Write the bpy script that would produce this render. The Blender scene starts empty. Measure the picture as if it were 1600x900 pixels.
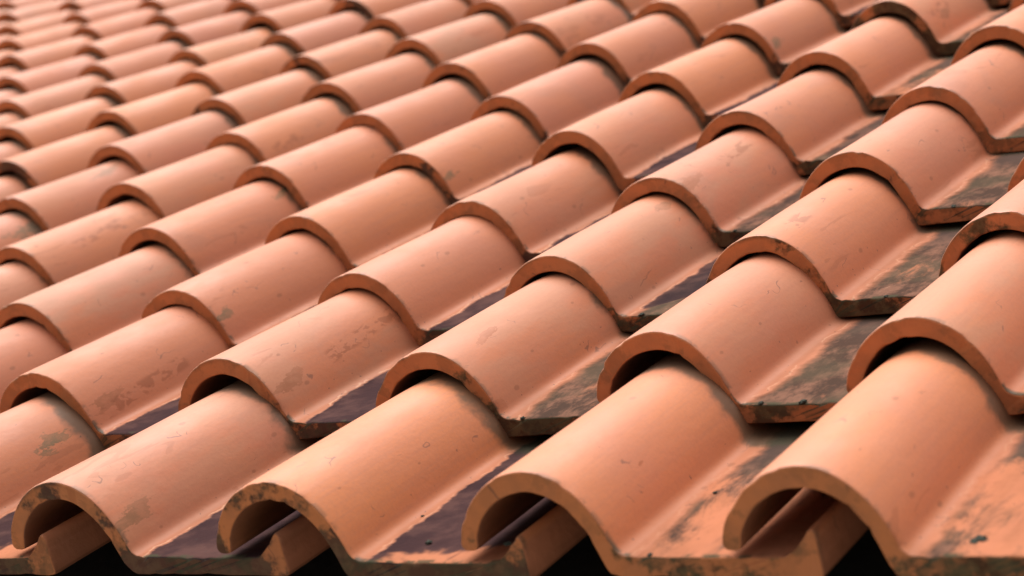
import bpy, math, random
import numpy as np
from mathutils import Matrix, Vector

random.seed(7)
SC = bpy.context.scene
PITCH = 0.25                       # one tile column in metres
SLOPE = math.radians(27.46)        # roof pitch
EAVE = 3.0                         # eave height above the ground

# ------------------------------------------------------------------ camera
ROOF = Matrix.Translation((0, 0, EAVE)) @ Matrix.Rotation(SLOPE, 4, 'X')
CR = ((0.8535146552956332, 0.4623791958838862, -0.24024614962396493),
      (-0.06765310876813024, -0.35882678209201013, -0.9309491915918849),
      (-0.5166582913971064, 0.8108321772508459, -0.2749825271966877))
CAM = (5.498674001717922, -5.149550906408995, 2.6412739122906004)
m = Matrix(((CR[0][0], -CR[1][0], -CR[2][0], CAM[0] * PITCH),
            (CR[0][1], -CR[1][1], -CR[2][1], CAM[1] * PITCH),
            (CR[0][2], -CR[1][2], -CR[2][2], CAM[2] * PITCH),
            (0, 0, 0, 1)))
cd = bpy.data.cameras.new('camera')
cam = bpy.data.objects.new('camera', cd)
SC.collection.objects.link(cam)
cam.matrix_world = ROOF @ m
cd.sensor_width = 36.0
cd.lens = 36.0 * 3301.15 / 1600.0
cd.clip_start = 0.05
cd.clip_end = 2000
cd.dof.use_dof = True
cd.dof.focus_distance = 2.05
cd.dof.aperture_fstop = 6.5
SC.camera = cam

# ------------------------------------------------------------------ sky and sun (bright overcast)
SUN_EL, SUN_AZ = math.radians(74), math.radians(-80)   # azimuth from +Y towards +X
w = bpy.data.worlds.new('World')
SC.world = w
w.use_nodes = True
nt = w.node_tree
bg = nt.nodes['Background']
sky = nt.nodes.new('ShaderNodeTexSky')
sky.sky_type = 'NISHITA'
sky.sun_disc = False
sky.sun_elevation = SUN_EL
sky.sun_rotation = SUN_AZ
sky.dust_density = 4.0
sky.air_density = 1.0
hs = nt.nodes.new('ShaderNodeHueSaturation')           # cloud layer takes the blue out of the sky
hs.inputs['Saturation'].default_value = 0.10
nt.links.new(sky.outputs[0], hs.inputs['Color'])
nt.links.new(hs.outputs[0], bg.inputs['Color'])
bg.inputs['Strength'].default_value = 0.105
sd = bpy.data.lights.new('sun', 'SUN')
sd.energy = 3.6
sd.angle = math.radians(60)
sd.color = (1.0, 0.96, 0.91)
sun = bpy.data.objects.new('sun', sd)
SC.collection.objects.link(sun)
dv = Vector((math.sin(SUN_AZ) * math.cos(SUN_EL), math.cos(SUN_AZ) * math.cos(SUN_EL), math.sin(SUN_EL)))
sun.rotation_euler = dv.to_track_quat('Z', 'Y').to_euler()
SC.view_settings.view_transform = 'Standard'
SC.view_settings.look = 'None'
SC.view_settings.exposure = 0.48
SC.view_settings.gamma = 1.0
SC.cycles.use_denoising = True
SC.cycles.max_bounces = 8
SC.cycles.diffuse_bounces = 5


# ------------------------------------------------------------------ node helper
class N:
    def __init__(s, name):
        s.m = bpy.data.materials.new(name)
        s.m.use_nodes = True
        s.t = s.m.node_tree
        s.b = s.t.nodes['Principled BSDF']

    def new(s, k, **kw):
        n = s.t.nodes.new(k)
        for a, v in kw.items():
            setattr(n, a, v)
        return n

    def put(s, inp, v):
        if isinstance(v, bpy.types.NodeSocket):
            s.t.links.new(v, inp)
        elif v is not None:
            inp.default_value = v

    def math(s, op, a, b=None, c=None, clamp=False):
        n = s.new('ShaderNodeMath', operation=op, use_clamp=clamp)
        for i, v in enumerate((a, b, c)):
            if v is not None:
                s.put(n.inputs[i], v)
        return n.outputs[0]

    def step(s, v, lo, hi, t0=0.0, t1=1.0):
        n = s.new('ShaderNodeMapRange', interpolation_type='SMOOTHSTEP')
        s.put(n.inputs['Value'], v)
        s.put(n.inputs['From Min'], lo)
        s.put(n.inputs['From Max'], hi)
        s.put(n.inputs['To Min'], t0)
        s.put(n.inputs['To Max'], t1)
        return n.outputs[0]

    def noise(s, vec, scale, w, detail=3.0, rough=0.55, dist=0.0, dim='2D'):
        n = s.new('ShaderNodeTexNoise', noise_dimensions=dim)
        if w:
            a = s.new('ShaderNodeVectorMath', operation='ADD')
            s.put(a.inputs[0], vec)
            a.inputs[1].default_value = (w * 1.37, w * .71, 0)
            vec = a.outputs[0]
        s.put(n.inputs['Vector'], vec)
        n.inputs['Scale'].default_value = scale
        n.inputs['Detail'].default_value = detail
        n.inputs['Roughness'].default_value = rough
        n.inputs['Distortion'].default_value = dist
        return n.outputs[0]

    def scale(s, vec, v):
        n = s.new('ShaderNodeVectorMath', operation='MULTIPLY')
        s.put(n.inputs[0], vec)
        n.inputs[1].default_value = v
        return n.outputs[0]

    def mix(s, f, a, b, mode='MIX'):
        n = s.new('ShaderNodeMix', data_type='RGBA', blend_type=mode)
        s.put(n.inputs[0], f)
        s.put(n.inputs[6], a if isinstance(a, bpy.types.NodeSocket) else (*a, 1))
        s.put(n.inputs[7], b if isinstance(b, bpy.types.NodeSocket) else (*b, 1))
        return n.outputs[2]

    def prop(s, name):
        n = s.new('ShaderNodeAttribute', attribute_type='OBJECT', attribute_name='["%s"]' % name)
        return n.outputs['Fac']


# ------------------------------------------------------------------ terracotta
def terracotta():
    n = N('terracotta')
    tc = n.new('ShaderNodeTexCoord')
    P3 = n.scale(tc.outputs['Object'], (1 / PITCH, 1 / PITCH, 1 / PITCH))
    sp = n.new('ShaderNodeSeparateXYZ'); n.put(sp.inputs[0], P3)
    x, y, z = sp.outputs
    sn = n.new('ShaderNodeSeparateXYZ'); n.put(sn.inputs[0], tc.outputs['Normal'])
    ny, nz = sn.outputs[1], sn.outputs[2]
    seed = n.prop('seed')
    tone, tan, dirt = n.prop('tone'), n.prop('tan'), n.prop('dirt')
    purple, algae, rim = n.prop('purple'), n.prop('algae'), n.prop('rim')
    front = n.step(n.math('MULTIPLY', ny, -1.0), 0.45, 0.75)
    body = n.math('SUBTRACT', 1.0, front)
    # unrolled tile coordinates: round the section by down the length; across the section on the front edge
    zz = n.math('SUBTRACT', n.math('ADD', z, n.math('MULTIPLY', y, .0868)), .295)
    u = n.math('SUBTRACT', x, n.math('MULTIPLY', n.math('SIGN', n.math('SUBTRACT', x, .045)), zz))
    fb = n.math('GREATER_THAN', front, .5)
    pu = n.math('ADD', n.math('MULTIPLY', x, fb), n.math('MULTIPLY', u, n.math('SUBTRACT', 1.0, fb)))
    pv = n.math('ADD', n.math('MULTIPLY', z, fb), n.math('MULTIPLY', y, n.math('SUBTRACT', 1.0, fb)))
    cb = n.new('ShaderNodeCombineXYZ')
    n.put(cb.inputs[0], n.math('ADD', pu, n.math('MULTIPLY', seed, 3.1)))
    n.put(cb.inputs[1], n.math('ADD', pv, n.math('MULTIPLY', seed, 1.7)))
    P = cb.outputs[0]
    # --- body colour: orange to rose, tile by tile and in soft clouds over each tile
    n1 = n.noise(P, 1.7, 0, 3, 0.5, 0.3)
    n2 = n.noise(n.scale(P, (1, .45, 1)), 3.5, 0, 4, 0.6)
    nf = n.noise(P, 55.0, 0, 3, 0.6)
    tt = n.math('ADD', tone, n.math('MULTIPLY', n.math('SUBTRACT', n1, .5), 1.3), clamp=True)
    col = n.mix(tt, (0.605, 0.208, 0.078), (0.545, 0.194, 0.104))
    tf = n.math('MULTIPLY', tan, n.step(n2, .38, .62), clamp=True)
    col = n.mix(tf, col, (0.47, 0.245, 0.145))
    shade = n.prop('firing')
    col = n.mix(n.math('SUBTRACT', 1.0, shade), col, (0.36, 0.125, 0.075))
    # pale cloudy patches, stronger on upward faces
    bl = n.math('MULTIPLY', n.step(n.noise(P, 2.6, 7.0, 4, .6), .42, .70), .22)
    bl = n.math('MULTIPLY', bl, n.math('MULTIPLY', body, n.step(nz, .3, .95)))
    col = n.mix(bl, col, (0.62, 0.27, 0.17))
    # washed channel: pinker and duller than the barrel
    chan = n.math('MULTIPLY', n.step(x, .28, .36), n.step(zz, -.20, -.26))
    col = n.mix(n.math('MULTIPLY', chan, .88), col, n.mix(n.step(n2, .35, .65), (0.400, 0.155, 0.086), (0.29, 0.115, 0.064)))
    # faint draw marks of the extruder along the barrel
    dm = n.noise(n.scale(P, (1, .035, 1)), 42.0, 27.0, 3, .6)
    col = n.mix(n.math('MULTIPLY', n.step(dm, .40, .72, 0, .26), body), col, (0.44, 0.17, 0.10))
    # smoky darker clouds
    sm = n.math('MULTIPLY', n.step(n.noise(n.scale(P, (1, .6, 1)), 2.2, 13.0, 4, .6, .5), .52, .74), n.math('MULTIPLY', dirt, .40))
    col = n.mix(sm, col, (0.33, 0.15, 0.10))
    col = n.mix(n.step(nf, .35, .75, 0.0, .24), col, (0.40, 0.16, 0.09))
    # sawn clay of the front edge: unwashed, more orange, its shade painted in
    col = n.mix(n.math('MULTIPLY', front, .75), col, (0.50, 0.185, 0.075))
    fm = n.noise(P, 9.0, 3.0, 4, .6)
    col = n.mix(n.math('MULTIPLY', front, n.step(fm, .42, .66, 0, .30)), col, (0.30, 0.13, 0.07))
    # undersides and barrel insides: shade of the hollows painted as dark colour
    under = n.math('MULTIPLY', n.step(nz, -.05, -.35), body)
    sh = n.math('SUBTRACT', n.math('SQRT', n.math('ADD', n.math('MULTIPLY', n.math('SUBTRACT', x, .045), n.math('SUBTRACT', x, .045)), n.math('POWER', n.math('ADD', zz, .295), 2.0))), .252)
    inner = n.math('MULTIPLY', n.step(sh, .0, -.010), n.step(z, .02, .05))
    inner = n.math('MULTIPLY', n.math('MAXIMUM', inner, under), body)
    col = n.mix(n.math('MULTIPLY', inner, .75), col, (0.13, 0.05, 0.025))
    # --- scratches, scuffs, pits
    wv = n.noise(P, 6.0, 0, 2, .5)
    vor = n.new('ShaderNodeTexVoronoi', voronoi_dimensions='2D', feature='DISTANCE_TO_EDGE')
    vp = n.new('ShaderNodeVectorMath', operation='ADD')
    n.put(vp.inputs[0], n.scale(P, (1, .42, 1)))
    cmb = n.new('ShaderNodeCombineXYZ'); n.put(cmb.inputs[0], n.math('MULTIPLY', wv, .35)); n.put(cmb.inputs[1], n.math('MULTIPLY', wv, -.25))
    n.put(vp.inputs[1], cmb.outputs[0]); n.put(vor.inputs['Vector'], vp.outputs[0])
    vor.inputs['Scale'].default_value = 3.6
    crack = n.step(vor.outputs['Distance'], 0.004, 0.016, 1, 0)
    gate = n.step(n.noise(P, 5.5, 21.0, 2, .5), .635, .67)
    crack = n.math('MULTIPLY', crack, gate)
    pit = n.new('ShaderNodeTexVoronoi', voronoi_dimensions='2D', feature='F1')
    n.put(pit.inputs['Vector'], n.scale(P, (1, .7, 1))); pit.inputs['Scale'].default_value = 9.0
    spc = n.new('ShaderNodeSeparateColor'); n.put(spc.inputs[0], pit.outputs['Color'])
    pr = n.math('MULTIPLY', n.step(spc.outputs[0], .88, 1.0), .16)
    pits = n.math('MULTIPLY', n.step(pit.outputs['Distance'], n.math('MULTIPLY', pr, .5), n.math('ADD', pr, .001), 1, 0), n.step(spc.outputs[0], .88, .90))
    # flaked skin in streaks along the barrel
    fl = n.noise(n.scale(P, (1.0, .38, 1.0)), 9.0, 31.0, 3, .55, .6)
    flg = n.noise(n.scale(P, (1.6, .45, 1.6)), 1.5, 37.0, 1, .5)
    flake = n.math('MULTIPLY', n.step(fl, .60, .63), n.step(flg, n.math('SUBTRACT', .70, n.math('MULTIPLY', dirt, .14)), n.math('SUBTRACT', .74, n.math('MULTIPLY', dirt, .14))))
    col = n.mix(n.math('MULTIPLY', flake, .34), col, (0.32, 0.105, 0.045))
    col = n.mix(n.math('MULTIPLY', pits, .42), col, (0.20, 0.08, 0.04))
    col = n.mix(n.math('MULTIPLY', crack, .60), col, (0.14, 0.07, 0.05))
    # --- one larger blot placed by hand on some tiles
    bx, by, bs, bg_ = n.prop('blot_u'), n.prop('blot_y'), n.prop('blot_s'), n.prop('blot_green')
    dx = n.math('SUBTRACT', u, bx); dy = n.math('MULTIPLY', n.math('SUBTRACT', y, by), .40)
    dx = n.math('ADD', dx, n.math('MULTIPLY', dy, .35))
    dd = n.math('SQRT', n.math('ADD', n.math('MULTIPLY', dx, dx), n.math('MULTIPLY', dy, dy)))
    bn = n.noise(n.scale(P, (1, .5, 1)), 16.0, 17.0, 4, .68)
    dd = n.math('ADD', dd, n.math('MULTIPLY', n.math('SUBTRACT', bn, .5), n.math('MULTIPLY', bs, 3.4)))
    blot = n.math('MULTIPLY', n.step(dd, n.math('MULTIPLY', bs, .62), n.math('MULTIPLY', bs, .80), 1, 0), n.step(bs, .001, .002))
    blot = n.math('MULTIPLY', blot, n.math('MULTIPLY', body, n.step(nz, 0, .1)))
    col = n.mix(n.math('MULTIPLY', blot, n.step(bn, .3, .6, .38, .74)), col, n.mix(bg_, (0.34, 0.105, 0.040), (0.115, 0.110, 0.055)))
    # a broken run of flakes down one side of the barrel
    su, sy, sl = n.prop('run_u'), n.prop('run_y'), n.prop('run_length')
    r1 = n.step(n.math('ABSOLUTE', n.math('ADD', n.math('SUBTRACT', u, su), n.math('MULTIPLY', n.math('SUBTRACT', y, sy), .10))), .030, .055, 1, 0)
    r2 = n.step(n.math('ABSOLUTE', n.math('SUBTRACT', y, sy)), n.math('MULTIPLY', sl, .85), sl, 1, 0)
    r3 = n.noise(n.scale(P, (1, .55, 1)), 19.0, 23.0, 3, .6, .4)
    run = n.math('MULTIPLY', n.math('MULTIPLY', r1, r2), n.math('MULTIPLY', n.step(r3, .50, .54), n.step(sl, .001, .002)))
    run = n.math('MULTIPLY', run, n.math('MULTIPLY', body, n.step(nz, 0, .1)))
    col = n.mix(n.math('MULTIPLY', run, .55), col, (0.27, 0.082, 0.032))
    # --- the pan: slip stain, dirt and algae left by standing water
    j1 = n.noise(n.scale(P, (.35, 1, .35)), 2.4, 5.0, 2, .5)
    j2 = n.noise(n.scale(P, (.5, 1, .5)), 17.0, 5.0, 4, .65)
    x0 = n.math('ADD', .362, n.math('ADD', n.math('MULTIPLY', n.math('SUBTRACT', j1, .5), .11), n.math('MULTIPLY', n.math('SUBTRACT', j2, .5), .045)))
    ex = n.math('SUBTRACT', x, x0)
    pan = n.math('MULTIPLY', n.step(ex, -.002, .016), n.step(zz, -.265, -.235, 1, 0))
    top = n.math('MULTIPLY', pan, n.step(nz, .0, .3))
    # purple slip, with the washed corner near the front right
    pn = n.noise(n.scale(P, (1.0, .55, 1.0)), 2.3, 41.0, 4, .6, .4)
    wash = n.math('SUBTRACT', n.math('MULTIPLY', n.math('SUBTRACT', x, .42), 1.0), n.math('MULTIPLY', y, 1.1))
    pm = n.math('SUBTRACT', n.math('ADD', purple, n.math('MULTIPLY', n.math('SUBTRACT', .5, pn), .9)), n.math('MULTIPLY', wash, n.math('SUBTRACT', 2.7, n.math('MULTIPLY', purple, 2.5))))
    pm = n.math('MULTIPLY', n.math('MULTIPLY', n.step(pm, .47, .53), top), n.step(purple, .12, .35))
    pn2 = n.noise(P, 5.0, 43.0, 4, .6)
    pcol = n.mix(n.step(pn2, .35, .7), (0.030, 0.018, 0.022), (0.075, 0.040, 0.038))
    # brown dirt and green algae
    an = n.noise(n.scale(P, (1.0, .36, 1.0)), 6.5, 51.0, 6, .72, .3)
    aj = n.step(y, .62, 1.02)                                   # collects against the tile above
    band = n.step(ex, .0, .17, 1, 0)                            # and in the trough beside the barrel
    am = n.math('ADD', n.math('ADD', algae, n.math('MULTIPLY', aj, .50)), n.math('MULTIPLY', band, .22))
    am = n.math('ADD', n.math('SUBTRACT', am, .62), n.math('MULTIPLY', n.math('SUBTRACT', an, .5), 1.5))
    am = n.math('MULTIPLY', n.step(am, -.12, .26), n.math('MULTIPLY', top, n.step(ex, -.01, .05)))
    an2 = n.noise(n.scale(P, (1.0, .5, 1.0)), 9.0, 57.0, 6, .72)
    an3 = n.noise(P, 2.4, 59.0, 4, .6)
    acol = n.mix(n.step(an2, .40, .66), (0.034, 0.029, 0.025), (0.165, 0.088, 0.062))
    acol = n.mix(n.math('MULTIPLY', n.step(an3, .45, .65), .55), acol, (0.055, 0.058, 0.040))
    acol = n.mix(n.step(an2, .68, .74, 0, .35), acol, (0.42, 0.26, 0.18))
    acol = n.mix(n.math('MULTIPLY', aj, .75), acol, (0.045, 0.042, 0.040))
    col = n.mix(n.math('MULTIPLY', am, .90), col, acol)
    col = n.mix(n.math('MULTIPLY', pm, .96), col, pcol)
    # crust line where the stain stops
    cl = n.math('MULTIPLY', n.step(n.math('ABSOLUTE', n.math('ADD', ex, .006)), 0.0, .008, 1, 0), n.math('MAXIMUM', purple, n.math('MULTIPLY', algae, .6)))
    cl = n.math('MULTIPLY', cl, n.math('MULTIPLY', body, n.step(n.noise(P, 11.0, 0, 2, .5), .42, .58)))
    col = n.mix(n.math('MULTIPLY', cl, .55), col, (0.58, 0.34, 0.22))
    # specks of black lichen round the trough
    spk = n.noise(P, 30.0, 61.0, 3, .6)
    spg = n.math('MULTIPLY', n.step(n.math('ABSOLUTE', n.math('SUBTRACT', ex, .05)), .10, .30, 1, 0), n.step(z, .03, .08, 1, 0))
    spk = n.math('MULTIPLY', n.step(spk, .735, .76), n.math('MULTIPLY', spg, body))
    col = n.mix(n.math('MULTIPLY', spk, .8), col, (0.05, 0.045, 0.04))
    # --- algae on the front edge: outer rim, low leg and pan front
    rn = n.noise(P, 4.5, 71.0, 5, .66)
    low = n.step(z, .14, -.04)
    leg = n.step(x, .16, .34)
    foot = n.math('MULTIPLY', n.step(x, -.16, -.24), 1.0)
    rm = n.math('ADD', n.math('MULTIPLY', rim, .66), n.math('MULTIPLY', n.math('MULTIPLY', low, leg), .52))
    rm = n.math('ADD', rm, n.math('MULTIPLY', n.math('MULTIPLY', foot, rim), .30))
    rm = n.math('SUBTRACT', rm, n.math('MULTIPLY', n.step(x, .84, .93), .35))
    rm = n.math('ADD', n.math('SUBTRACT', rm, .60), n.math('MULTIPLY', n.math('SUBTRACT', rn, .5), 1.9))
    rm = n.math('MULTIPLY', n.step(rm, -.02, .20), front)
    rad = n.math('SQRT', n.math('ADD', n.math('MULTIPLY', n.math('SUBTRACT', x, .045), n.math('SUBTRACT', x, .045)), n.math('POWER', n.math('ADD', zz, .295), 2.0)))
    edge = n.math('MULTIPLY', n.step(rad, .272, .292), n.step(rn, .42, .56))
    rm = n.math('MAXIMUM', rm, n.math('MULTIPLY', n.math('MULTIPLY', edge, front), n.math('MULTIPLY', rim, 1.1, clamp=True)))
    rcol = n.mix(n.step(n.noise(P, 14.0, 0, 4, .7), .38, .62), (0.022, 0.023, 0.017), (0.078, 0.072, 0.040))
    rad = n.math('SQRT', n.math('ADD', n.math('MULTIPLY', n.math('SUBTRACT', x, .045), n.math('SUBTRACT', x, .045)), n.math('POWER', n.math('ADD', zz, .295), 2.0)))
    edge = n.math('MULTIPLY', n.step(rad, .272, .292), n.step(rn, .42, .56))
    rm = n.math('MAXIMUM', rm, n.math('MULTIPLY', n.math('MULTIPLY', edge, front), n.math('MULTIPLY', rim, 1.1, clamp=True)))
    rcol = n.mix(n.math('MULTIPLY', purple, .55), rcol, (0.055, 0.035, 0.040))
    col = n.mix(n.math('MULTIPLY', rm, .85), col, rcol)
    # lip just behind the front edge carries a thin grime line
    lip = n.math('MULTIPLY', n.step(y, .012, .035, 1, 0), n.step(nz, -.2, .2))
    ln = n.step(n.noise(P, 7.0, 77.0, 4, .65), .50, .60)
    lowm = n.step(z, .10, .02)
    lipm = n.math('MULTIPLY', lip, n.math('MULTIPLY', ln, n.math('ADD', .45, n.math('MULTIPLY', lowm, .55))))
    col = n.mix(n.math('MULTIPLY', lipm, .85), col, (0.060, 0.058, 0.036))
    # grime creeping out from under the overlap, with the gap's shade painted in
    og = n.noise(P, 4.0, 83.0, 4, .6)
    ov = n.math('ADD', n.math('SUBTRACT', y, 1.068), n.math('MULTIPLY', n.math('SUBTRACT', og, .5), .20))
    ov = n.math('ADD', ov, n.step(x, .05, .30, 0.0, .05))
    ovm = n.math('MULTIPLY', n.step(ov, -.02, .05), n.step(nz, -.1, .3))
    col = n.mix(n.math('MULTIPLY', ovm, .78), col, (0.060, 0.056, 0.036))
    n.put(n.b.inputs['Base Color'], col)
    # --- gloss: burnished clay skin, dull dirt
    stain = n.math('MAXIMUM', am, n.math('MAXIMUM', rm, front))
    ro = n.step(n2, .3, .7, .50, .66)
    ro = n.math('ADD', ro, n.math('MULTIPLY', stain, .35), clamp=True)
    ro = n.math('MAXIMUM', ro, n.math('MULTIPLY', n.math('MAXIMUM', pm, chan), .82))
    n.put(n.b.inputs['Roughness'], ro)
    n.put(n.b.inputs['Specular IOR Level'], n.math('SUBTRACT', .47, n.math('MULTIPLY', n.math('MAXIMUM', n.math('MAXIMUM', n.math('MULTIPLY', top, 1.12), n.math('MULTIPLY', chan, .85)), front), .41)))
    # --- relief
    hn = n.noise(P, 16.0, 91.0, 4, .62)
    h = n.math('MULTIPLY', hn, n.math('ADD', .30, n.math('MULTIPLY', n.math('MAXIMUM', front, n.math('MULTIPLY', n.step(x, .36, .40), n.step(z, .06, .085, 1, 0))), .8)))
    bp = n.new('ShaderNodeBump')
    bp.inputs['Strength'].default_value = 0.55
    bp.inputs['Distance'].default_value = 0.0018
    n.put(bp.inputs['Height'], h)
    n.put(n.b.inputs['Normal'], bp.outputs[0])
    return n.m


def plain(name, c1, c2, sc, rough, bump=.3, stretch=(1, 1, 1)):
    n = N(name)
    tc = n.new('ShaderNodeTexCoord')
    P = n.scale(tc.outputs['Object'], stretch)
    a = n.noise(P, sc, 0.0, 4, .6, 0.0, '3D')
    n.put(n.b.inputs['Base Color'], n.mix(n.step(a, .3, .7), c1, c2))
    n.b.inputs['Roughness'].default_value = rough
    bp = n.new('ShaderNodeBump'); bp.inputs['Strength'].default_value = bump; bp.inputs['Distance'].default_value = .004
    n.put(bp.inputs['Height'], a); n.put(n.b.inputs['Normal'], bp.outputs[0])
    return n.m


CLAY = terracotta()
FELT = plain('roofing_felt', (.008, .008, .008), (.014, .014, .014), 60, .9)
WOOD = plain('dark_timber', (.035, .024, .018), (.060, .042, .030), 30, .8, .4, (.15, 3, 3))
SOIL = plain('ground_soil', (.19, .17, .14), (.26, .23, .19), .6, .95)
MOSS = plain('moss', (.020, .026, .018), (.055, .060, .040), 250, .95, .6)


def link(name, me, mat=None, parent=None):
    o = bpy.data.objects.new(name, me)
    SC.collection.objects.link(o)
    if mat and me and not me.materials:
        me.materials.append(mat)
    if parent:
        o.parent = parent
    return o


def box(name, lo, hi, mat, parent, ch=.004):
    import bmesh
    bm = bmesh.new()
    bmesh.ops.create_cube(bm, size=1)
    for v in bm.verts:
        v.co = Vector([(lo[k] + hi[k]) / 2 + v.co[k] * (hi[k] - lo[k]) for k in range(3)])
    bmesh.ops.bevel(bm, geom=bm.edges[:], offset=ch, segments=1, affect='EDGES')
    me = bpy.data.meshes.new(name)
    bm.to_mesh(me); bm.free()
    return link(name, me, mat, parent)


# ------------------------------------------------------------------ tile section (units of one pitch)
TOPC = [(-.236, .022), (-.247, .032), (-.250, .048), (-.243, .075), (-.232, .105), (-.200, .157), (-.160, .205), (-.115, .243),
        (-.065, .272), (-.010, .290), (.045, .295), (.105, .284), (.160, .257), (.208, .216), (.247, .165), (.277, .110),
        (.297, .058), (.312, .018), (.335, .002), (.375, 0), (.60, -.002), (.86, 0), (.896, .006), (.918, .028), (.945, .062), (.966, .085), (.977, .090), (.985, .084),
        (.990, .070), (.990, .045)]
BOTC = [(-.214, .020), (-.194, .026), (-.186, .045), (-.176, .080), (-.150, .125), (-.112, .165), (-.070, .194), (-.015, .215),
        (.045, .221), (.095, .211), (.140, .187), (.180, .150), (.212, .104), (.236, .050), (.254, -.008), (.270, -.052), (.292, -.072),
        (.330, -.075), (.60, -.073), (.90, -.075), (.955, -.075), (.982, -.071), (.990, -.055)]


def smooth_poly(c, npts, weights=None):
    c = np.array(c, float)
    # catmull-rom (centripetal-ish) then resample, denser where it bends
    P = np.vstack([2 * c[0] - c[1], c, 2 * c[-1] - c[-2]])
    out = []
    for k in range(1, len(P) - 2):
        for t in np.linspace(0, 1, 12, endpoint=False):
            a, b, d, e = P[k - 1], P[k], P[k + 1], P[k + 2]
            L = np.linalg.norm(d - b)
            m0 = (d - a) / (np.linalg.norm(b - a) + L) * L
            m1 = (e - b) / (np.linalg.norm(e - d) + L) * L
            t2, t3 = t * t, t ** 3
            out.append((2 * t3 - 3 * t2 + 1) * b + (t3 - 2 * t2 + t) * m0 + (-2 * t3 + 3 * t2) * d + (t3 - t2) * m1)
    out.append(P[-2])
    out = np.array(out)
    d = np.diff(out, axis=0)
    seg = np.hypot(*d.T)
    ang = np.unwrap(np.arctan2(d[:, 1], d[:, 0]))
    bend = np.abs(np.gradient(ang))
    s = np.concatenate([[0], np.cumsum(seg + .022 * bend * 5)])
    q = np.linspace(0, s[-1], npts)
    return np.stack([np.interp(q, s, out[:, 0]), np.interp(q, s, out[:, 1])], 1)


NP = 76
TOP = smooth_poly(TOPC, NP)
BOT = smooth_poly(BOTC, NP)
V = 1.0946                           # exposure of a course
LEN = 1.36                           # tile length
DROP = .095 / V                      # each tile leans on the course below


def fbm(rng, n_oct=4, base=1.5):
    ks = [(rng.uniform(-1, 1, 2) * base * 2 ** o, rng.uniform(0, 6.28), .55 ** o) for o in range(n_oct) for _ in range(3)]
    def f(a, b):
        v = 0
        for k, ph, am in ks:
            v = v + am * np.sin(k[0] * a + k[1] * b + ph)
        return v / 3
    return f


def tile_mesh(seed, chips):
    rng = np.random.default_rng(seed)
    ring = np.vstack([TOP, BOT[::-1]])          # closed loop
    M = len(ring)
    d = np.roll(ring, -1, 0) - np.roll(ring, 1, 0)
    nrm = np.stack([-d[:, 1], d[:, 0]], 1)
    nrm /= np.linalg.norm(nrm, axis=1)[:, None] + 1e-9     # loop runs foot > crown > pan > back: this points outwards
    s = np.concatenate([[0], np.cumsum(np.hypot(*np.diff(ring, axis=0).T))])
    istop = np.arange(M) < NP
    ys = [0, .0025, .006, .012, .022, .040, .08] + list(np.linspace(.16, LEN, 9))
    ins = [.0060, .0028, .0010, .0002, 0, 0, 0] + [0] * 9
    f1, f2, f3 = fbm(rng), fbm(rng), fbm(rng, 3, 20)
    # edge nibbles
    nib = np.zeros(M); nyb = np.zeros(M)
    for _ in range(chips):
        c = rng.uniform(0.05, s[NP - 1] * .99); wd = rng.uniform(.008, .026); dp = rng.uniform(.003, .010)
        g = np.clip(1 - ((s - c) / wd) ** 2, 0, 1) ** .7
        nib = np.maximum(nib, g * dp * istop)
    for _ in range(chips):
        c = rng.uniform(s[NP], s[-1]); wd = rng.uniform(.01, .03); dp = rng.uniform(.002, .007)
        g = np.clip(1 - ((s - c) / wd) ** 2, 0, 1) ** .7
        nib = np.maximum(nib, g * dp * (~istop))
    wob = .0016 * f3(s, 0 * s)
    scale_x = rng.normal(1, .004)
    lean = rng.normal(0, .004)
    bow = rng.normal(0, .004)
    verts = []
    for y, q in zip(ys, ins):
        fall = max(0, 1 - y / .030)
        off = -(q + nib * fall * (1.0 if y > 0 else 1.15)) + wob * max(0, 1 - y / .1)
        r = ring + nrm * off[:, None]
        x = r[:, 0].copy(); z = r[:, 1].copy()
        tap = 1 - .030 * y / LEN                 # barrel narrows slightly towards its head
        bar = x < .33
        x = np.where(bar, (x - .045) * (1 - .02 * y / LEN) + .045, x)
        z = np.where(z > 0, z * tap, z)
        x = x * scale_x + .0018 * f1(x * 3, y * 2 + 0 * x)
        z = z + .0024 * f2(x * 3, y * 2 + 0 * x) - DROP * y + lean * x + bow * math.sin(y / LEN * 3.14)
        yy = y + .0022 * f3(x * .25, z * .25) * max(0, 1 - y / .2) + nib * .5 * fall * (1 if y < .005 else 0)
        verts.append(np.stack([x, yy + 0 * x, z], 1))
    Vv = np.concatenate(verts) * PITCH
    K = len(ys)
    faces = []; smooth = []
    for k in range(K - 1):
        a, b = k * M, (k + 1) * M
        for i in range(M):
            j = (i + 1) % M
            faces.append((a + i, b + i, b + j, a + j)); smooth.append(True)
    for base, fl in ((0, False), ((K - 1) * M, True)):
        for i in range(NP - 1):
            t0, t1, b0, b1 = base + i, base + i + 1, base + M - 1 - i, base + M - 2 - i
            faces.append((t0, t1, b1, b0) if not fl else (t0, b0, b1, t1)); smooth.append(fl)
    me = bpy.data.meshes.new('roof_tile')
    me.from_pydata(Vv.tolist(), [], faces)
    me.polygons.foreach_set('use_smooth', smooth)
    me.update()
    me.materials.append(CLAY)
    return me


MESHES = [tile_mesh(100 + k, 12) for k in range(26)]

# ------------------------------------------------------------------ the roof
roof = bpy.data.objects.new('tiled_roof', None)
SC.collection.objects.link(roof)
roof.matrix_world = ROOF
roof['label'] = 'sloping roof of interlocking terracotta barrel tiles with weathered dark-stained channels, filling the whole view'
roof['category'] = 'roof'
roof['kind'] = 'thing'

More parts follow.
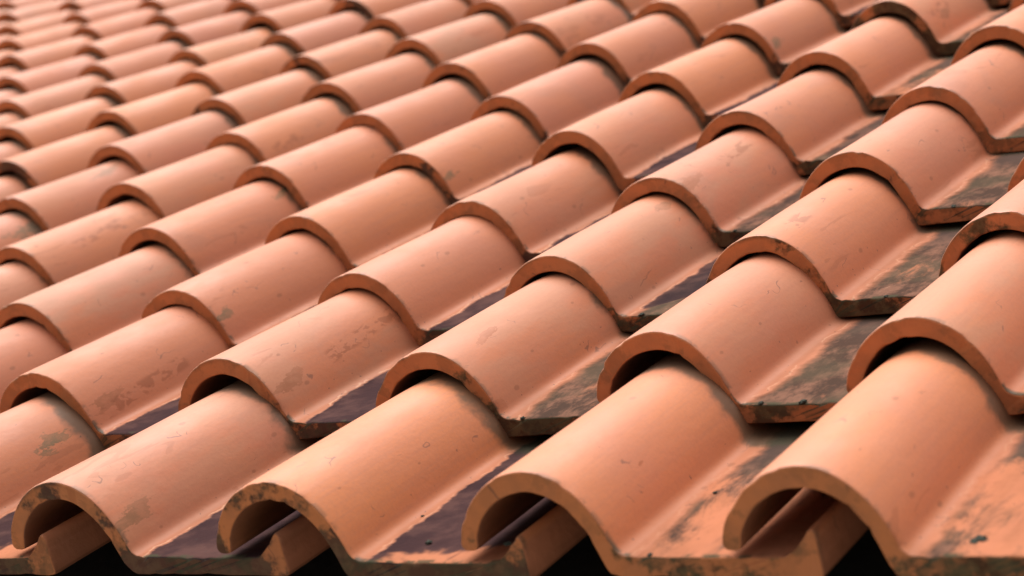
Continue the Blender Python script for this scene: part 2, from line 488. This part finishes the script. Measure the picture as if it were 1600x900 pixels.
YR = [0, 1.119, 2.151, 3.192, 4.259, 5.354, 6.479, 7.592, 8.717, 9.845, 10.949, 12.040]
DX = {-10: -.003, -9: .005, -8: -.002, -7: .003, -6: .007, -5: .002, -4: -.001, -3: -.015, -2: -.008, -1: -.008, 0: .029, 1: .020, 2: .006, 3: -.033}
JIT = {(0, 0): (.0159, .014, -.0058), (0, 1): (.0156, -.0179, -.0095), (0, 2): (.0245, 0, -.0079), (0, 3): (-.0009, -.0075, -.0066),
(1, 0): (-.0275, .0037, .017), (1, -1): (-.0125, .0015, .009), (1, 1): (-.0076, -.0228, .0015), (1, 2): (-.0268, .0071, .0135), (1, 3): (-.0109, .0091, .006),
(2, 0): (-.014, -.0123, .0047), (2, 1): (-.0121, -.0052, .0045), (2, 2): (-.0248, -.0095, .0102), (2, 3): (-.0058, .0306, .0102), (2, -1): (-.0122, -.0235, .0018), (2, -2): (-.011, -.018, .0037),
(3, 0): (-.0062, -.0342, -.0087), (3, -1): (-.0078, -.0159, .0003), (3, -2): (-.0193, .0105, .0189), (3, 1): (.005, .0016, -.002), (3, 2): (-.0186, .0176, .014),
(4, 0): (-.0021, -.0055, .0005), (4, 1): (-.0085, -.0174, -.0007), (4, 2): (-.0016, .0034, .0019), (4, -1): (-.0018, -.0193, -.0057), (4, -2): (-.0125, .0153, .0155), (4, -3): (-.023, -.0125, .0164),
(5, 0): (-.0072, .0081, .0074), (5, 1): (.0062, -.0036, -.003), (5, 2): (.016, .0198, .0022), (5, -1): (.0113, -.0034, -.0091), (5, -2): (0, -.0077, -.0031), (5, -3): (-.0087, -.0306, -.0045), (5, -4): (-.0227, -.023, .0137),
(6, 0): (.0182, .0034, -.0089), (6, 1): (.0259, -.0004, -.0109), (6, -1): (.0192, .0214, -.0036), (6, -2): (-.0014, .0022, .0021), (6, -3): (-.0016, -.0148, -.0052), (6, -4): (-.0003, -.0096, -.004), (6, -5): (-.008, .0091, .013), (6, -6): (-.0137, -.011, .0118),
(7, -1): (.0355, .0188, -.015), (7, -2): (.0162, -.0057, -.0155), (7, -3): (.0043, -.0025, -.0051), (7, -4): (.0121, .0079, -.0083), (7, -5): (-.0096, -.0085, .0065), (7, -6): (.0077, .0204, .0006), (7, -7): (-.0054, -.0106, .002),
(8, -3): (.0218, .0161, -.0109), (8, -4): (.0196, .0207, -.0086), (8, -5): (.0082, .0104, -.0035), (8, -6): (.015, .004, -.016), (8, -7): (.0069, .0021, -.0081), (8, -8): (-.0075, -.0124, .0041),
(9, -6): (.0048, .0157, .0031), (9, -7): (.0161, .0205, -.0095), (9, -8): (.0048, -.0023, -.0081), (9, -9): (-.0082, .0072, .0169),
(10, -8): (.0043, .0029, -.0044), (10, -9): (.0063, .0213, .0035), (10, -10): (-.0095, -.008, .0107), (11, -10): (-.0048, -.0089, .0021)}
# (row, column): tone, tan, dirt, purple, algae, rim, blot x, y, size, green
LOOK = {
(0, -1): dict(tone=.35, dirt=.5, purple=.75, algae=.2, rim=.45, blot_s=0),
(0, 0): dict(tone=.75, tan=.45, dirt=.9, purple=1.0, algae=.2, rim=.80, firing=.90),
(0, 1): dict(tone=.25, tan=0, dirt=.2, purple=.66, algae=.35, rim=1.0, firing=1.0),
(0, 2): dict(tone=.45, tan=0, dirt=.1, purple=0, algae=.50, rim=.16, firing=.97),
(0, 3): dict(tone=.40, tan=0, dirt=.1, purple=0, algae=.52, rim=.16, firing=.97),
(1, -1): dict(tone=.50, dirt=.4, purple=1.0, rim=.1),
(1, 0): dict(tone=.45, dirt=1.0, purple=1.1, rim=.35),
(1, 1): dict(tone=.45, dirt=.3, purple=.1, algae=.9, rim=.6),
(1, 2): dict(tone=.75, dirt=.2, purple=.05, algae=1.0, rim=.15),
(1, 3): dict(tone=.55, dirt=.1, purple=0, algae=.5, rim=.10),
(2, -1): dict(tone=.55, dirt=.3, rim=.1),
(2, 0): dict(tone=.65, dirt=.3, purple=1.1, rim=.4),
(2, 1): dict(tone=.50, tan=.6, dirt=.4, purple=.3, algae=1.0, rim=.5),
(2, 2): dict(tone=.50, dirt=.2, purple=.1, algae=.9, rim=.6),
(2, 3): dict(tone=.60, dirt=.5, purple=0, algae=.7, rim=.8),
(3, 0): dict(tone=.45, dirt=.1, purple=1.1, rim=.3),
(3, 1): dict(tone=.85, tan=.5, dirt=.9, purple=.2, algae=1.0, rim=.4),
(3, 2): dict(tone=.95, dirt=.4, purple=.1, algae=1.0, rim=.2),
}
# marks that single tiles carry: where on the barrel (x, y, z in pitches), size, how green
BLOT = {(0, -1): (.253, .89, .072, .055, 1), (1, 0): (.262, .13, .123, .050, .2), (2, -1): (.264, .068, .133, .035, 1), (1, -1): (.279, .14, .094, .05, .2),
        (3, -4): (.225, 1.0, .10, .08, 1), (4, -4): (.145, .834, .189, .07, .6), (1, 1): (.157, .308, .236, .040, 0), (6, 0): (.272, .098, .116, .05, 1),
        (3, 1): (.19, .089, .226, .06, .1), (6, 1): (.266, .332, .098, .055, .4), (4, -1): (.269, .092, .119, .040, .9), (3, -2): (.20, 1.06, .13, .06, 1),
        (0, 0): (.27, .10, .10, .05, .6), (2, 1): (.139, .945, .181, .045, .4), (0, 2): (.242, .397, .133, .014, 0), (5, 2): (.2, .3, .15, .04, .3)}
RUN = {(1, 0): (.246, .72, .100, .30), (1, -1): (.285, .40, .05, .34), (3, 1): (.158, .70, .184, .22), (3, -3): (.2, .6, .15, .3), (2, 2): (.1, .3, .25, .12),
       (6, 1): (.22, .3, .12, .2), (5, -3): (.25, .3, .1, .2)}
# span of columns in view, row by row (a little margin on both sides)
SPAN = {0: (-6, 5), 1: (-7, 5), 2: (-8, 5), 3: (-8, 5), 4: (-9, 5), 5: (-10, 4), 6: (-11, 4), 7: (-12, 3), 8: (-13, 2), 9: (-14, 1), 10: (-15, 0),
        11: (-16, -2), 12: (-17, -4), 13: (-18, -6), 14: (-19, -8), 15: (-20, -10), 16: (-21, -12), 17: (-22, -14), 18: (-23, -16)}
rnd = random.Random(11)
tiles = {}
count = 0
for row, (c0, c1) in SPAN.items():
    yr = YR[row] if row < 12 else YR[11] + (row - 11) * V
    for c in range(c0, c1 + 1):
        j = JIT.get((row, c)) or (rnd.gauss(0, .010), rnd.gauss(0, .012), rnd.gauss(0, .004))
        o = link('roof_tile', MESHES[(count * 7 + row) % len(MESHES)], None, roof)
        count += 1
        o.location = ((c + DX.get(c, 0) + j[0]) * PITCH, (yr + j[1]) * PITCH, j[2] * PITCH)
        o.rotation_euler = (rnd.gauss(0, .002), rnd.gauss(0, .003), rnd.gauss(0, .004))
        right = c >= 1
        L = dict(seed=rnd.uniform(0, 200), firing=rnd.uniform(.72, 1.0), tone=min(1, max(0, rnd.gauss(.42, .24))), tan=max(0, rnd.gauss(.15, .3)), dirt=rnd.uniform(.1, .9),
                 purple=(rnd.uniform(.75, 1.0) if not right else rnd.uniform(0, .25)), algae=(rnd.uniform(.1, .4) if not right else rnd.uniform(.6, .95)),
                 rim=max(0, rnd.gauss(.42, .25)), blot_u=0.0, blot_y=0.0, blot_s=0.0, blot_green=0.0, run_u=0.0, run_y=0.0, run_length=0.0)
        L.update(LOOK.get((row, c), {}))
        if (row, c) in BLOT:
            bx, by, bz, bs_, bgr = BLOT[(row, c)]
            L.update(blot_u=bx - (bz + .0868 * by - .295), blot_y=by, blot_s=bs_, blot_green=bgr)
        if (row, c) in RUN:
            bx, by, bz, ln = RUN[(row, c)]
            L.update(run_u=bx - (bz + .0868 * by - .295), run_y=by, run_length=ln)
        for k, v in L.items():
            o[k] = float(v)
        tiles[(row, c)] = o

# crusts of moss in the joints and troughs of some tiles
def clump(seed, size, flat):
    import bmesh
    from mathutils import noise
    bm = bmesh.new()
    bmesh.ops.create_icosphere(bm, subdivisions=4, radius=1)
    for v in bm.verts:
        p = v.co.copy()
        d = 1 + .55 * noise.fractal(p * 1.6 + Vector((seed * 3.1, 0, 0)), 1, 2, 4) + .22 * noise.noise(p * 7 + Vector((0, seed, 0)))
        v.co = Vector((p.x * d, p.y * d * 1.25, max(-.25, p.z * d * flat))) * size
    me_ = bpy.data.meshes.new('moss_clump')
    bm.to_mesh(me_); bm.free()
    for p in me_.polygons:
        p.use_smooth = True
    me_.materials.append(MOSS)
    return me_


CL = [clump(k, 1.0, .45) for k in range(6)]
for k, (key, x, y, sz) in enumerate([((0, 3), .500, .125, .019), ((0, 3), .492, .100, .011), ((1, 2), .40, .012, .010), ((1, 2), .56, .010, .012), ((1, 1), .40, .012, .009),
        ((2, 2), .70, .012, .010), ((2, 1), .42, .012, .009), ((2, 2), .52, .012, .008), ((0, 2), .42, .014, .008), ((0, 1), .345, .40, .006), ((0, 1), .52, .16, .010),
        ((2, 3), .46, .012, .010), ((3, 2), .46, .012, .010), ((1, 3), .41, .012, .009), ((0, 2), .405, .55, .006), ((1, 1), .40, .38, .007), ((3, 1), .39, .014, .009), ((0, 1), .93, .012, .010)]):
    t = tiles[key]
    o = link('moss_clump', CL[k % 6], None, t)
    zt = -DROP * y + (.055 if x > .9 else 0)
    o.location = (x * PITCH, y * PITCH, zt * PITCH)
    o.scale = (sz * PITCH,) * 3
    o.rotation_euler = (0, 0, rnd.uniform(0, 6.28))

for key, text in {(0, 3): 'eave tile with a small dark moss clump in its flat channel', (0, 1): 'eave tile with a green rimmed mouth and purple band along its channel',
                  (0, 0): 'eave tile with scuffed rosy barrel and a dark purple channel', (0, -1): 'tile with a green leaf-shaped lichen mark on its barrel',
                  (1, 0): 'tile with a run of brown flakes along its barrel and a black left foot', (1, 3): 'clean orange tile at the right edge above the eave row',
                  (2, 3): 'tile with a blackened rim at the right edge'}.items():
    tiles[key]['label'] = text

# under-structure: felt on boards, battens, eaves board
X0, X1, Y1 = -24 * PITCH, 6.2 * PITCH, 20.6 * PITCH
box('roofing_felt', (X0, .10 * PITCH, -.37 * PITCH), (X1, Y1, -.335 * PITCH), FELT, roof, .002)
box('roof_board', (X0, .12 * PITCH, -.47 * PITCH), (X1, Y1, -.375 * PITCH), WOOD, roof, .002)
for row in range(19):
    yr = YR[row] if row < 12 else YR[11] + (row - 11) * V
    box('batten', (X0 + .02, (yr + 1.20) * PITCH, -.33 * PITCH), (X1 - .02, (yr + 1.34) * PITCH, -.215 * PITCH), WOOD, roof, .002)
box('eaves_board', (X0, .20 * PITCH, -1.3 * PITCH), (X1, .115 * PITCH + .045, -.48 * PITCH), WOOD, roof, .002)

# ------------------------------------------------------------------ ground far below the eave
me = bpy.data.meshes.new('ground')
me.from_pydata([(-400, -400, 0), (400, -400, 0), (400, 400, 0), (-400, 400, 0)], [], [(0, 1, 2, 3)])
g = link('ground', me, SOIL)
g['kind'] = 'structure'
